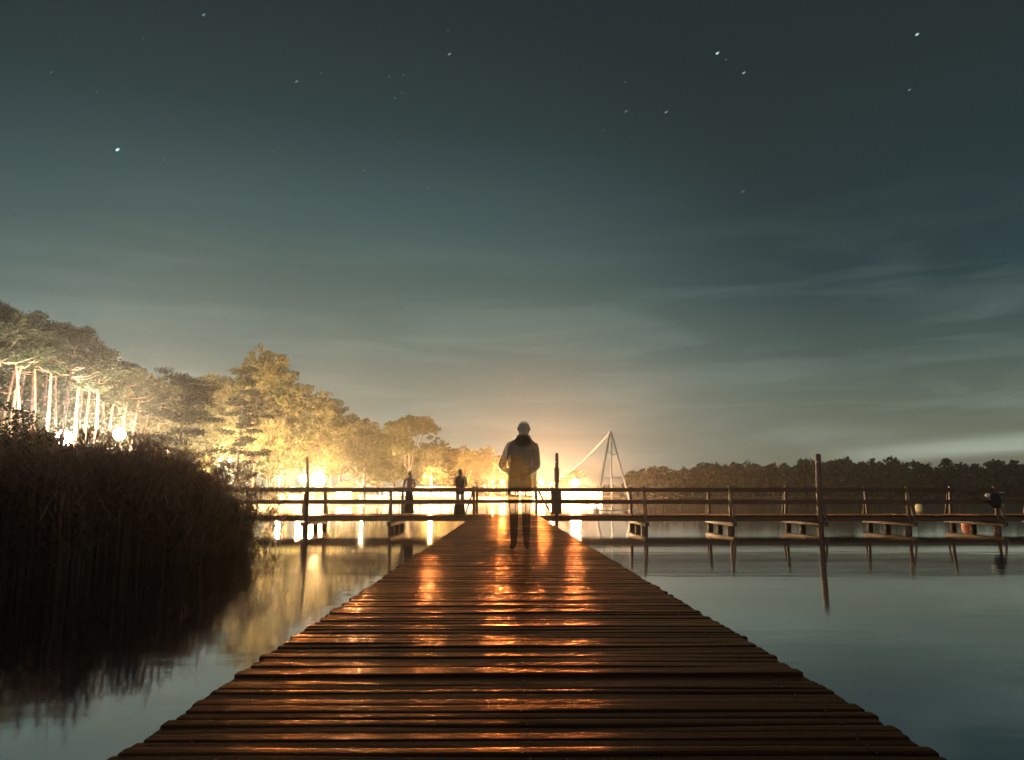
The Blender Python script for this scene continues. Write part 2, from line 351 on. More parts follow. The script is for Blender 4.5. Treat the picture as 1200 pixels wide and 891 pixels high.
# dark hanging bundle and floats
c0 = P(1166, 587, YF - .3)
hb = empty('hanging_bundle', (c0.x, c0.y, c0.z - .3), 'dark rounded bundle with a pale round end hanging on the railing', 'bundle')
MB().lathe([(.05, .02), (.15, .05), (.2, .16), (.215, .32), (.19, .46), (.12, .56), (.05, .6)], (0, 0, 0), 16, 1, .75).build('sack', M['dark'], hb, True)
MB().ball((-.27, -.02, .5), .085).build('pale_end', M['white'], hb, True)
MB().tube([(0, 0, .58), (-.1, .05, .66), (.02, .2, .7)], .014, 6).build('strap', M['dark'], hb, True)
def buoy(u, Y, r, mkey, label):
    x = X(u, Y); o = empty('float_buoy', (x, Y, 0), label, 'buoy', 'floats on the lake')
    MB().ball((0, 0, r * .35), r, 18).build('float_body', M[mkey], o, True)
    MB().tube([(0, 0, r * 1.3), (0, 0, r * 1.55)], r * .16, 8).build('eye', M['pole'], o, True)
buoy(1076, 84, .38, 'yellow', 'pale yellow round float far out beyond the boardwalk railing')
buoy(1131, 33.4, .24, 'orange', 'orange round float in the water just behind the boardwalk piles')
# ------------------------------------------------------------------ people
def skinned(verts, edges, root):
    """verts: (co, rx, ry) -> one continuous evaluated mesh"""
    bm = bmesh.new(); sl = bm.verts.layers.skin.verify(); vv = []
    for i, (co, rx, ry) in enumerate(verts):
        v = bm.verts.new(co); v[sl].radius = (rx, ry); v[sl].use_root = (i == root); vv.append(v)
    for a, b in edges: bm.edges.new((vv[a], vv[b]))
    me = bpy.data.meshes.new('tmp'); bm.to_mesh(me); bm.free()
    o = bpy.data.objects.new('tmp', me); COL.objects.link(o)
    md = o.modifiers.new('s', 'SKIN'); md.branch_smoothing = .4; md.use_smooth_shade = True
    sd = o.modifiers.new('d', 'SUBSURF'); sd.levels = sd.render_levels = 2
    dg = bpy.context.evaluated_depsgraph_get(); out = bpy.data.meshes.new_from_object(o.evaluated_get(dg))
    bpy.data.objects.remove(o); return out
def person(loc, rz, h, label, mats, armspec, stance=.09, group=None, lean=0, bulk=1.0):
    """mats: skin, top, trousers; faces +Y at rz 0"""
    root = empty('person', loc, label, 'person', group, rz)
    k = h / 1.75
    V = [((0, 0, .95), .135 * bulk, .1), ((0, 0, 1.10), .125 * bulk, .09), ((lean * .4, 0, 1.28), .15 * bulk, .105), ((lean * .6, 0, 1.43), .115 * bulk, .085),
         ((lean * .8, .01, 1.51), .058, .058), ((lean, .02, 1.575), .068, .08), ((lean, .025, 1.66), .08, .1), ((lean, .015, 1.735), .05, .065)]
    E = [(0, 1), (1, 2), (2, 3), (3, 4), (4, 5), (5, 6), (6, 7)]
    wr = []
    for sgn, (el, wri) in zip((-1, 1), armspec):
        i = len(V); sh = (sgn * .175 + lean * .6, 0, 1.415)
        e = (sgn * el[0], el[1], el[2]); w_ = (sgn * wri[0], wri[1], wri[2])
        mid = tuple((sh[j] + e[j]) / 2 for j in range(3))
        V += [(sh, .068 * bulk, .068), (mid, .056 * bulk, .056), (e, .047 * bulk, .047 * bulk), (tuple((e[j] + w_[j]) / 2 for j in range(3)), .043, .043), (w_, .03, .032)]
        d = Vector(w_) - Vector(e); d.normalize(); palm = Vector(w_) + d * .07
        V.append((tuple(palm), .036, .022)); E += [(3, i), (i, i + 1), (i + 1, i + 2), (i + 2, i + 3), (i + 3, i + 4), (i + 4, i + 5)]
        wr.append((Vector(w_), d, sgn))
    for sgn in (-1, 1):
        i = len(V); s = stance
        V += [((sgn * .092, 0, .86), .092, .095), ((sgn * (.092 + s) / 2 * 1.02, .01, .66), .078, .082), ((sgn * s, .015, .48), .06, .064), ((sgn * s, 0, .29), .056, .06), ((sgn * s, -.01, .1), .042, .046), ((sgn * (s + .01), .05, .045), .043, .04), ((sgn * (s + .025), .15, .03), .04, .028)]
        E += [(0, i)] + [(i + j, i + j + 1) for j in range(6)]
    me = skinned(V, E, 0)
    bm = bmesh.new(); bm.from_mesh(me)
    mb = MB()
    for w_, d, sgn in wr:                        # fingers and thumb, rooted in the palm
        sd = d.cross(Vector((0, 0, 1))); sd = sd.normalized() if sd.length > .1 else Vector((1, 0, 0)); up = sd.cross(d)
        for q, L in zip((-.027, -.009, .009, .026), (.066, .078, .074, .056)):
            b0 = w_ + d * .09 + sd * q
            mb.tube([b0, b0 + d * L * .45 - up * .006, b0 + d * L * .75 - up * .022, b0 + d * L * .85 - up * .04], [.0095, .009, .008, .006], 7)
        b0 = w_ + d * .045 + sd * (-.03 if sgn > 0 else .03)
        s2 = sd * (-.03 if sgn > 0 else .03)
        mb.tube([b0, b0 + s2 * .8 + d * .02, b0 + s2 * 1.1 + d * .05], [.011, .0105, .007], 7)
    hx = lean
    mb.tube([(hx, .10, 1.672), (hx, .128, 1.64), (hx, .118, 1.628)], [.008, .016, .010], 8)                  # nose
    for sgn in (-1, 1):
        mb.ball((hx + sgn * .082, .01, 1.645), .026, 10, (.4, .8, 1.2))                                     # ears
        mb.ball((hx + sgn * .032, .102, 1.665), .013, 8, (1.2, .6, .7))                                     # eyes
    mb.ball((hx, .104, 1.595), .022, 10, (1.3, .5, .35))                                                    # mouth
    vo = [bm.verts.new(q) for q in mb.v]
    for f in mb.f:
        try: bm.faces.new([vo[i] for i in f])
        except ValueError: pass
    for f in bm.faces:
        c = f.calc_center_median(); wd = min((c - w_).length for w_, d, s in wr)
        f.smooth = True
        f.material_index = 0 if (c.z > 1.485 or wd < .02 or any((c - w_).dot(d) > 0 and (c - w_).length < .25 for w_, d, s in wr)) else (1 if c.z > .93 or abs(c.x) > .2 else 2)
    bm.to_mesh(me); bm.free()
    me.name = 'body'; me.materials.clear()
    for q in mats: me.materials.append(q)
    me.transform(Matrix.Scale(k, 4)); link('body', me, root)
    return root, k
def hair(root, k, m, length, bun=False, lean=0):
    mb = MB()
    pr = [(.02, .098), (.055, .085), (.083, .05), (.094, .01), (.094, -.04), (.085, -.085)] + ([(.08, -.085 - length * .5), (.06, -.085 - length)] if length else [])
    vs = []; n = 18; a0, a1 = R(-205), R(25)        # open towards the face
    for i, (r, z) in enumerate(pr):
        for q in range(n):
            t = a0 + (a1 - a0) * q / (n - 1)
            vs.append((lean + r * math.cos(t) * .96, .005 + r * math.sin(t) * 1.22 , 1.66 + z + .006 * math.sin(q * 2.3)))
    fs = [[i * n + q, i * n + q + 1, i * n + n + q + 1, i * n + n + q] for i in range(len(pr) - 1) for q in range(n - 1)] + [list(range(n))]
    mb.add(vs, fs)
    if bun: mb.ball((lean, -.11, 1.735), .05)
    mb.v = [tuple(Vector((lean + (q[0] - lean) * .9, q[1] * .9, 1.66 + (q[2] - 1.66) * .86)) * k) for q in mb.v]
    return mb.build('hair', m, root, True)
YP = 30.3
# woman in a long dress
root, k = person((X(479.5, YP), YP, DZ), R(20), 1.66, 'person in a long dark dress standing on the boardwalk', [M['skin'], M['dark'], M['dark']],
                 [((.25, .03, 1.14), (.12, .2, 1.12)), ((.25, .03, 1.14), (.12, .21, 1.1))])
mb = MB().lathe([(.135, .98), (.15, .9), (.165, .7), (.18, .45), (.20, .2), (.215, .05)], (0, 0, 0), 22, 1.02, .85)
mb.v = [(q[0] * (1 + .05 * math.sin(6 * math.atan2(q[1], q[0]))), q[1] * (1 + .05 * math.sin(6 * math.atan2(q[1], q[0]))), q[2]) for q in mb.v]
mb.v = [tuple(Vector(q) * k) for q in mb.v]; mb.build('skirt', M['dark'], root, True)
hair(root, k, M['hair'], 0, True)
root, k = person((X(539, YP), YP, DZ), R(-15), 1.76, 'person with long hair and dark trousers standing on the boardwalk', [M['skin'], M['dark'], M['dark']],
                 [((.25, .02, 1.15), (.1, .19, 1.08)), ((.25, .02, 1.15), (.1, .2, 1.06))], .1)
mb = MB().lathe([(.165, .78), (.17, .9), (.155, 1.05), (.165, 1.2), (.17, 1.33), (.13, 1.43), (.07, 1.49)], (0, 0, 0), 20, 1.05, .82); mb.v = [tuple(Vector(q) * k) for q in mb.v]; mb.build('jacket', M['dark'], root, True)
hair(root, k, M['hair'], .16)
bg = empty('bag', (X(538.5, YP - .5), YP - .5, DZ), 'dark low bag on the planks in front of the long-haired person', 'bag')
MB().lathe([(.19, .0), (.22, .02), (.215, .2), (.2, .36), (.16, .43), (.06, .45)], (0, 0, 0), 20, 1, .6).build('sack', M['dark'], bg, True)
MB().tube([(-.09, 0, .42), (-.06, 0, .52), (.06, 0, .52), (.09, 0, .42)], .012, 6).build('handle', M['dark'], bg, True)
# see-through figure on the jetty (it looks like this from every side)
YG = 10.7
root, k = person((X(609.5, YG, 600), YG, DZ), R(4), 1.76, 'see-through blurred person seen from behind on the plank jetty', [M['gskin'], M['gjacket'], M['gtrousers']],
                 [((.25, .03, 1.14), (.14, .2, 1.04)), ((.24, .03, 1.13), (.12, .2, 1.02))], .085, lean=.055, bulk=1.3)
hair(root, k, M['ghair'], 0, lean=.055)
mb = MB().lathe([(.17, .80), (.195, .83), (.20, .92), (.19, 1.03), (.205, 1.16), (.225, 1.30), (.215, 1.39), (.15, 1.46), (.085, 1.51), (.075, 1.53)], (.03, .0, 0), 36, 1.0, .72)
fr_ = random.Random(4)
mb.v = [(q[0] * (1 + .035 * math.sin(5 * math.atan2(q[1], q[0]) + q[2] * 13) + .02 * math.sin(q[2] * 41 + q[0] * 20)) + .03 * max(0, q[2] - .9), q[1] * (1 + .06 * math.sin(q[2] * 23 + 3 * math.atan2(q[1], q[0]))), q[2] + .012 * math.sin(9 * math.atan2(q[1], q[0]))) for q in mb.v]
mb.v = [tuple(Vector(q) * k) for q in mb.v]; mb.build('jacket', M['gcoat'], root, True)
mb = MB().lathe([(.04, 1.40), (.105, 1.44), (.115, 1.50), (.085, 1.555), (.07, 1.56)], (.045, -.035, 0), 20, 1.0, .8); mb.v = [tuple(Vector(q) * k) for q in mb.v]; mb.build('hood', M['gcoat'], root, True)
# ------------------------------------------------------------------ cable tower in the lake
YT = 62.0
tx = X(718, YT); tw = empty('cable_tower', (tx, YT, 0), 'steel A-frame tower standing in the lake with two cables', 'tower')
o_ = Vector((-tx, -YT, 0)); top = P(715.5, 507, YT) + o_
lf = Vector((X(697, YT, 598) - tx, -.6, 0)); rf = Vector((X(740, YT, 598) - tx, -.6, 0)); bf = Vector((.3, 2.6, 0))
for ft, dx in ((lf, -.05), (rf, .05), (bf, 0)):
    MB().tube([ft + Vector((0, 0, -1.5)), ft, top + Vector((dx, 0, 0))], [.075, .075, .06], 10).build('leg', M['steel'], tw, True)
MB().box(top, (.3, .3, .16)).build('head_plate', M['steel'], tw)
MB().tube([top, top + Vector((0, 0, .18))], .05, 8).build('pulley', M['steel'], tw, True)
for t in (.28, .575):
    MB().tube([top.lerp(lf, t), top.lerp(rf, t)], .035, 8).build('rung', M['steel'], tw, True)
for ft in (lf, rf):
    MB().lathe([(.24, -.6), (.27, -.55), (.27, .26), (.22, .32)], ft, 14).build('footing', M['plaster'], tw, True)
MB().beam(lf + Vector((0, 0, .16)), rf + Vector((0, 0, .16)), .12, .1).build('tie_beam', M['steel'], tw)
for dz, uu in ((0, 668), (.12, 672)):
    e = P(uu, 553, 74) + o_; e2 = P(640, 570, 82) + o_; a = top + Vector((0, 0, dz))
    pts = []
    for i in range(17):
        t = i / 16; q = a.lerp(e2, t); q.z -= .55 * 4 * t * (1 - t); pts.append(q)
    MB().tube(pts, .03, 6).build('cable', M['steel'], tw, True)
# far anchor mast for the cables
e = P(640, 570, 82)
am = empty('anchor_post', (e.x, 82, 0), 'thin steel post in the lake holding the far end of the cables', 'post')
MB().tube([(0, 0, -2.4), (0, 0, e.z + .1)], .09, 10).build('shaft', M['steel'], am, True)
MB().lathe([(.2, -.5), (.2, .25), (.14, .3)], (0, 0, 0), 12).build('footing', M['plaster'], am, True)
# ------------------------------------------------------------------ trees
def np_clumps(centres, radii, per, size, seed, flat=0.0, zs=.7, asp=.55):
    rg = np.random.default_rng(seed); C = []
    for c, r in zip(centres, radii):
        g = rg.normal(size=(per, 3)); g /= np.linalg.norm(g, axis=1)[:, None]; g *= (rg.random(per) ** .45)[:, None]
        g[:, 2] *= zs; C.append(np.array(c) + g * r)
    return leaves(np.concatenate(C), size, rg, asp, flat)
def make_pine(seed, H=19.0, bare=.71, cw=3.4, mats=('bark', 'pine'), size=.26, nl=20, zs=.42):
    rg = random.Random(seed); mb = MB(); bx, by = rg.uniform(-1.7, 1.7), rg.uniform(-1.5, 1.5)
    tr = lambda t: Vector((bx * t * t + .12 * math.sin(t * 6 + seed), by * t * t, H * t))
    mb.tube([tr(i / 10) for i in range(11)], [H * .0125 * (1 - .8 * i / 10) + .02 for i in range(11)], 9)
    cs, rs = [], []
    for i in range(nl):
        t = bare + (1 - bare) * (i + rg.random()) / nl; a = rg.uniform(0, 6.28); L = cw * (1.05 - .75 * (t - bare) / (1 - bare)) * rg.uniform(.45, 1.1)
        p = tr(min(t, .98)); e = p + Vector((math.cos(a) * L, math.sin(a) * L, L * rg.uniform(.05, .45)))
        mid = p.lerp(e, .5) - Vector((0, 0, .12 * L)) ; mb.tube([p, mid, e], [.075, .05, .02], 5)
        for q in range(3):
            f = .5 + .25 * q; cs.append(p.lerp(e, f + rg.uniform(-.1, .15)) + Vector((rg.gauss(0, .35), rg.gauss(0, .35), rg.uniform(0, .4)))); rs.append(rg.uniform(.65, 1.15) * (cw / 3.4))
    for i in range(7):                              # dead stubs on the bare trunk
        t = rg.uniform(.3, bare); a = rg.uniform(0, 6.28); p = tr(t); L = rg.uniform(.4, 1.6)
        mb.tube([p, p + Vector((math.cos(a) * L, math.sin(a) * L, -.1 * L))], [.035, .01], 5)
    tops = [tr(.97) + Vector((rg.gauss(0, .5), rg.gauss(0, .5), rg.uniform(-.2, .5))) for _ in range(4)]
    cs += tops; rs += [.8] * 4
    return (mb, np_clumps([tuple(c) for c in cs], rs, 105, size, seed, .35, zs, .3), mats, H)
def make_broad(seed, H=20.0, cw=7.0, low=.12, mats=('darkbark', 'leaf'), size=.33, ncl=300, per=52, lobes=13, flat=.1, crs=1.0):
    rg = random.Random(seed); mb = MB(); tr = lambda t: Vector((.5 * math.sin(t * 2.2 + seed), .4 * math.sin(t * 1.7 + seed * 2), H * t))
    mb.tube([tr(i / 8 * .8) for i in range(9)], [H * .02 * (1 - .85 * i / 8) + .02 for i in range(9)], 9)
    cs, rs = [], []; zc = H * (low + 1) / 2; hh = H * (1 - low) / 2
    LB = [((0, 0, zc + hh * .45), cw * .55, hh * .55)]
    for i in range(lobes):
        a = 6.28 * i / lobes + rg.uniform(-.4, .4); f = rg.uniform(-.75, .7); rr = cw * math.sqrt(max(.1, 1 - f * f)) * .62
        c = (math.cos(a) * rr, math.sin(a) * rr, zc + f * hh * .85); LB.append((c, cw * rg.uniform(.34, .52), hh * rg.uniform(.22, .36)))
        p = tr(rg.uniform(.22, .55)); q = Vector(c); mb.tube([p, p.lerp(q, .5) + Vector((0, 0, -.4)), q], [H * .008, H * .005, .03], 6)
    per_l = max(4, ncl // len(LB))
    for c, rx, rz_ in LB:
        for i in range(per_l):
            g = Vector((rg.gauss(0, 1), rg.gauss(0, 1), rg.gauss(0, 1))).normalized() * rg.uniform(.62, 1.02)
            if g.z < -.55 and rg.random() < .6: continue
            cs.append((c[0] + g.x * rx, c[1] + g.y * rx, c[2] + g.z * rz_)); rs.append(rg.uniform(.5, 1.15) * cw / 6.5 * crs)
    return (mb, np_clumps(cs, rs, per, size, seed, flat, .6), mats, H)
PROTO = {}
def proto(key, data):
    mb, q, mats, H = data
    tm = bpy.data.meshes.new('trunk'); tm.from_pydata(mb.v, [], mb.f); tm.polygons.foreach_set('use_smooth', [True] * len(tm.polygons)); tm.materials.append(M[mats[0]])
    PROTO[key] = (tm, quads_mesh('crown', q, [M[mats[1]]]), H)
for i in range(4): proto('pine%d' % i, make_pine(11 + i * 7))
proto('layer', make_pine(51, 11, .16, 4.8, ('darkbark', 'pine'), .17, 24, .2))
proto('slim', make_pine(63, 14, .15, 2.8, ('darkbark', 'pine'), .19, 26, .26))
for i in range(3): proto('broad%d' % i, make_broad(21 + i * 5))
proto('umbrella', make_broad(40, 18, 6.5, .42, lobes=9, ncl=200))
proto('round', make_broad(45, 14, 5.5, .08, ncl=230))
proto('bush', make_broad(71, 4.2, 2.1, .05, ('darkbark', 'dleaf'), .075, 260, 60, 10, crs=2.0))
def tree(name, key, u, vtop, Y, label, group=None, wide=1.0, rz=None, cat='tree', dark=False):
    p = P(u, vtop, Y); g = gz(p.x, Y); tm, cm, H = PROTO[key]; s = (p.z - g) / H
    o = empty(name, (p.x, Y, g - .05), label, cat, group, random.uniform(0, 6.28) if rz is None else rz)
    o.scale = (s * wide, s * wide, s)
    link('trunk', tm, o); link('crown', cm, o)
    return o
GP = 'tall pines of the lamplit stand'
LPN = 'tall bare-trunked pine in the lamplit stand above the reeds'
pines = [(-14, 360, 58, 1), (4, 366, 62, 0), (22, 371, 70, 2), (38, 377, 66, 3), (52, 381, 76, 1), (66, 383, 72, 0), (82, 388, 60.5, 2), (97, 398, 74, 3), (108, 405, 80, 1), (120, 413, 70, 0),
         (132, 426, 84, 2), (145, 436, 78, 3), (158, 447, 88, 1), (12, 380, 84, 3), (45, 388, 92, 0), (75, 396, 90, 2), (100, 412, 95, 1), (126, 430, 98, 0), (170, 452, 97, 3), (150, 450, 104, 2), (188, 462, 92, 0), (-30, 352, 66, 2), (-45, 356, 75, 3), (30, 392, 100, 1), (60, 396, 104, 3), (88, 410, 108, 0)]
for u, v, Y, k in pines:
    lab = LPN; gp = GP
    if (u, v) == (82, 388): lab = 'leaning dark-trunked pine rising behind the brightest white lamp'; gp = GP
    tree('pine_tree', 'pine%d' % k, u, v, Y, lab, gp, random.uniform(.85, 1.15))
tree('pine_tree', 'layer', 213, 447, 52, 'dark layered pine with broad drooping boughs on the bank beside the reeds')
tree('pine_tree', 'slim', 285, 432, 74, 'slender dark pine standing before the biggest golden tree')
tree('broadleaf_tree', 'round', 175, 415, 112, 'round-topped dark tree at the end of the pine stand', wide=.8)
tree('broadleaf_tree', 'broad0', 203, 437, 112, 'pale golden tree just behind the layered dark pine', wide=.9)
tree('broadleaf_tree', 'broad1', 240, 437, 118, 'bushy golden tree between the layered pine and the biggest tree', wide=.9)
tree('broadleaf_tree', 'broad2', 303, 402, 118, 'biggest golden broadleaf tree with a dark top against the sky', wide=.72)
tree('broadleaf_tree', 'broad1', 342, 432, 122, 'lamplit broadleaf tree on the shoulder of the biggest tree', wide=.8, rz=1.1)
tree('broadleaf_tree', 'broad0', 376, 457, 124, 'golden broadleaf tree directly above the brightest shore lamp', wide=.85, rz=2.2)
tree('broadleaf_tree', 'broad2', 402, 470, 135, 'golden broadleaf tree above the small gabled hut', wide=.85, rz=4)
tree('broadleaf_tree', 'broad1', 432, 494, 142, 'pale yellow tree next to the umbrella-crowned tree', wide=1.1, rz=3)
tree('broadleaf_tree', 'umbrella', 482, 486, 158, 'umbrella-crowned tree with dark top near the long lit pavilion', wide=1.0)
GW = 'wood behind the tall pine stand'
for u, v, Y, k, w_ in ((-30, 440, 104, 'broad0', 1.2), (-5, 425, 112, 'broad1', 1.2), (25, 430, 106, 'broad2', 1.2), (52, 428, 114, 'broad0', 1.2), (78, 432, 108, 'round', 1.2), (104, 440, 116, 'broad1', 1.2), (132, 446, 108, 'broad2', 1.1), (158, 452, 118, 'round', 1.2), (184, 462, 116, 'broad0', 1.1),
                       (10, 470, 96, 'round', 1.1), (60, 472, 98, 'round', 1.2), (112, 478, 98, 'round', 1.2), (150, 482, 100, 'round', 1.1)):
    tree('broadleaf_tree', k, u, v, Y, 'leafy tree filling the wood behind the tall bare-trunked pines', GW, w_)
GD = 'trees standing deeper behind the lakeside row'
for u, v, Y, k, w_ in ((215, 452, 140, 'broad2', 1.0), (255, 440, 150, 'broad0', 1.0), (285, 425, 150, 'broad1', .9), (325, 430, 155, 'broad2', .9), (358, 448, 150, 'broad1', 1.0), (388, 466, 155, 'broad0', 1.0), (415, 484, 165, 'broad2', 1.1), (445, 497, 175, 'round', 1.3), (190, 470, 125, 'broad1', 1.0), (230, 470, 104, 'round', 1.0), (318, 470, 128, 'round', 1.0)):
    tree('broadleaf_tree', k, u, v, Y, 'tree standing deeper behind the lakeside row of golden trees', GD, w_)
GL = 'low lamplit trees on the far point'
for u, v, Y, k, w_ in ((452, 512, 168, 'round', 1.2), (508, 510, 176, 'broad0', .9), (522, 519, 182, 'round', 1.2), (541, 522, 190, 'broad1', 1), (556, 526, 204, 'round', 1.2), (572, 522, 212, 'broad2', .9), (590, 528, 214, 'round', 1.2), (604, 538, 214, 'broad0', 1), (616, 548, 222, 'round', 1.2), (465, 505, 185, 'broad2', 1), (535, 528, 215, 'broad0', 1.2), (497, 520, 196, 'broad1', 1.2)):
    tree('broadleaf_tree', k, u, v, Y, 'low lamplit broadleaf tree on the far point of the shore', GL, w_)
tree('broadleaf_tree', 'round', 670, 548, 250, 'small pale rounded tree shining behind the far white lamps', wide=1.25)
tree('leafy_bush', 'bush', 8, 466, 26, 'dark leafy bush standing over the reed bed', wide=1.0, cat='bush')
tree('leafy_bush', 'bush', -25, 480, 23, 'second dark bush reaching in over the reeds at the frame edge', wide=1.1, cat='bush')
GB = 'low bushes under the trees on the far bank'
for u, v, Y in ((200, 552, 58), (170, 548, 62), (236, 556, 66), (262, 560, 72), (296, 566, 86), (130, 542, 70), (318, 566, 108)):
    tree('leafy_bush', 'bush', u, v, Y, 'low bush under the trees behind the reeds', GB, 1.2, cat='bush')
# far woods across the lake: one mass
rg = np.random.default_rng(5); Q = []; PRV = random.Random(9)
def blob(x, y, h, r, nl, size):
    g = gz(x, y); k = max(1, nl // 22)
    for i in range(k):
        t = rg.random() ** .8; rr = r * (1.02 - .55 * t ** 2.5); a = rg.uniform(0, 6.28)
        c = np.array([x + math.cos(a) * rr * rg.random() ** .5, y + math.sin(a) * rr * rg.random() ** .5, g + h * (.03 + .9 * t)])
        gg = rg.normal(size=(22, 3)); gg /= np.linalg.norm(gg, axis=1)[:, None]; gg *= (rg.random(22) ** .4)[:, None] * r * .38
        Q.append(leaves(c + gg, size, rg, .7))
prof = [(735, 549), (760, 549), (790, 551), (800, 546), (830, 541), (850, 543), (880, 542), (905, 543), (935, 540), (960, 538), (1000, 540), (1050, 538), (1070, 542), (1095, 544), (1110, 540), (1130, 546), (1150, 542), (1180, 540), (1210, 541), (1300, 540), (1420, 538)]
pu = [q[0] for q in prof]; pv = [q[1] for q in prof]
u = 737.0
while u < 1420:
    for row in range(3):
        Y = 352 + row * 14 + PRV.uniform(-5, 5); uu = u + PRV.uniform(-4, 4); v = float(np.interp(uu, pu, pv)) + (PRV.uniform(-1.5, 3) if PRV.random() < .75 else PRV.uniform(-4, -1)) + (2 - row) * PRV.uniform(2.5, 6.5)
        p = P(uu, v, Y)
        if u > 1290 or lake_sd(np.array([p.x]), np.array([Y]))[0] < 0: blob(p.x, Y, p.z - max(gz(p.x, Y), 0), PRV.uniform(3.5, 6), 480, .8)
    u += PRV.uniform(7, 12)
for i in range(46):
    x = -75 + i * 4.4; Y = 715 + PRV.uniform(-8, 14); blob(x, Y, PRV.uniform(5, 9), PRV.uniform(4, 7), 260, 1.3)
for i in range(60):
    x = 36 + PRV.uniform(0, 22); Y = 360 + i * 6; 
    if lake_sd(np.array([x]), np.array([Y]))[0] < -4: pass
fw = link('far_woods', quads_mesh('far_woods', np.concatenate(Q), [M['far']])); tag(fw, kind='stuff')
# ------------------------------------------------------------------ reeds (uncountable mass)
rg = np.random.default_rng(12); RQ = []
def reed_batch(n, region):
    for _ in range(n):
        x, y = region()
        g = max(gz(x, y), -.5); h = rg.uniform(1.6, 2.3) + .25 * math.sin(x * 1.3 + y * .7) + .2 * math.sin(y * 1.9)
        if y > 20: h *= .9
        h -= .055 * min(7, max(0, float(np.interp(y, ey, ex)) - x))
        if y > 15.5: h *= .64 + .36 * min(1, max(0, (float(np.interp(y, ey, ex)) + .5 - x) / 1.8))
        la = rg.uniform(0, 6.28); le = rg.uniform(.02, .22); dirv = np.array([math.cos(la), math.sin(la), 0]); side = np.array([-math.sin(la), math.cos(la), 0])
        base = np.array([x, y, g - .1]); wv = rg.uniform(.005, .009)
        prev = base
        for i in range(1, 4):
            t = i / 3; q = base + np.array([0, 0, (h + .1) * t]) + dirv * le * t * t
            RQ.append(np.stack([prev - side * wv, prev + side * wv, q + side * wv * (1 - .25 * t), q - side * wv * (1 - .25 * t)])); prev = q
        for i in range(6):
            t = rg.uniform(.25, 1.0); b0 = base + np.array([0, 0, (h + .1) * t]) + dirv * le * t * t; a = rg.uniform(0, 6.28); L = rg.uniform(.28, .62)
            d = np.array([math.cos(a), math.sin(a), 0]); sd = np.array([-math.sin(a), math.cos(a), 0]); w2 = rg.uniform(.012, .022); up = rg.uniform(.35, .95)
            p1 = b0 + d * L * .5 + np.array([0, 0, L * up * .6]); p2 = b0 + d * L + np.array([0, 0, L * (up * .6 - rg.uniform(.0, .5))])
            RQ.append(np.stack([b0 - sd * w2 * .6, b0 + sd * w2 * .6, p1 + sd * w2, p1 - sd * w2])); RQ.append(np.stack([p1 - sd * w2, p1 + sd * w2, p2 + sd * .001, p2 - sd * .001]))
edge = [(6, -8.2), (10, -7.7), (13, -7.2), (15.5, -6.9), (17.5, -6.45), (20, -7.0), (23, -8.2), (26, -9.6), (28.4, -10.8)]
ey = [q[0] for q in edge]; ex = [q[1] for q in edge]
def region():
    y = rg.uniform(6, 28.3); w_ = rg.random() ** 1.7
    return float(np.interp(y, ey, ex)) + .35 * math.sin(y * 2.1) - 7.5 * w_, y
reed_batch(6200, region)
reed_batch(700, lambda: (-6.65 - rg.random() ** 1.5 * .9 + .25, rg.uniform(15.5, 19.5)))
def plume_batch(n, region):
    for _ in range(n):
        x, y = region(); g = max(gz(x, y), -.4); h = rg.uniform(2.0, 2.75) - .055 * min(7, max(0, float(np.interp(y, ey, ex)) - x))
        la = rg.uniform(0, 6.28); le = rg.uniform(.05, .5); dv = np.array([math.cos(la), math.sin(la), 0]); sd = np.array([-dv[1], dv[0], 0]); b0 = np.array([x, y, g - .1]); pr = b0
        f = lambda t: b0 + dv * le * t ** 2.5 + np.array([0, 0, h * (t - .04 * le * t ** 4)])
        for i in range(1, 6):
            q = f(i / 5); RQ.append(np.stack([pr - sd * .005, pr + sd * .005, q + sd * .004, q - sd * .004])); pr = q
        for i in range(14):
            t = rg.uniform(.86, 1.03); q = f(t); a = rg.uniform(0, 6.28); L = rg.uniform(.05, .14); d = np.array([math.cos(a), math.sin(a), -.2]) * .5 + dv * .5; e = q + d * L - np.array([0, 0, rg.uniform(-.04, .06)]); w_ = np.array([-d[1], d[0], .3]) * .012
            RQ.append(np.stack([q - w_, q + w_, e + w_ * .3, e - w_ * .3]))
        for i in range(5):
            t = rg.uniform(.4, .9); q = f(t); a = rg.uniform(0, 6.28); L = rg.uniform(.35, .7); d = np.array([math.cos(a), math.sin(a), 0]); s2 = np.array([-d[1], d[0], 0]) * rg.uniform(.012, .02)
            p1 = q + d * L * .45 + np.array([0, 0, L * .4]); p2 = q + d * L + np.array([0, 0, rg.uniform(-.1, .25)]); RQ.append(np.stack([q - s2 * .6, q + s2 * .6, p1 + s2, p1 - s2])); RQ.append(np.stack([p1 - s2, p1 + s2, p2 + s2 * .05, p2 - s2 * .05]))
reed_batch(230, lambda: (float(rg.exponential(.32)) + float(np.interp(17, ey, ex)) - .4, rg.uniform(14.5, 20.5)))
plume_batch(420, region)
plume_batch(70, lambda: (-6.0 + rg.uniform(-1.6, .35), rg.uniform(14.5, 21)))
plume_batch(26, lambda: (-7.1 + rg.uniform(-.6, .6), rg.uniform(10.5, 15)))
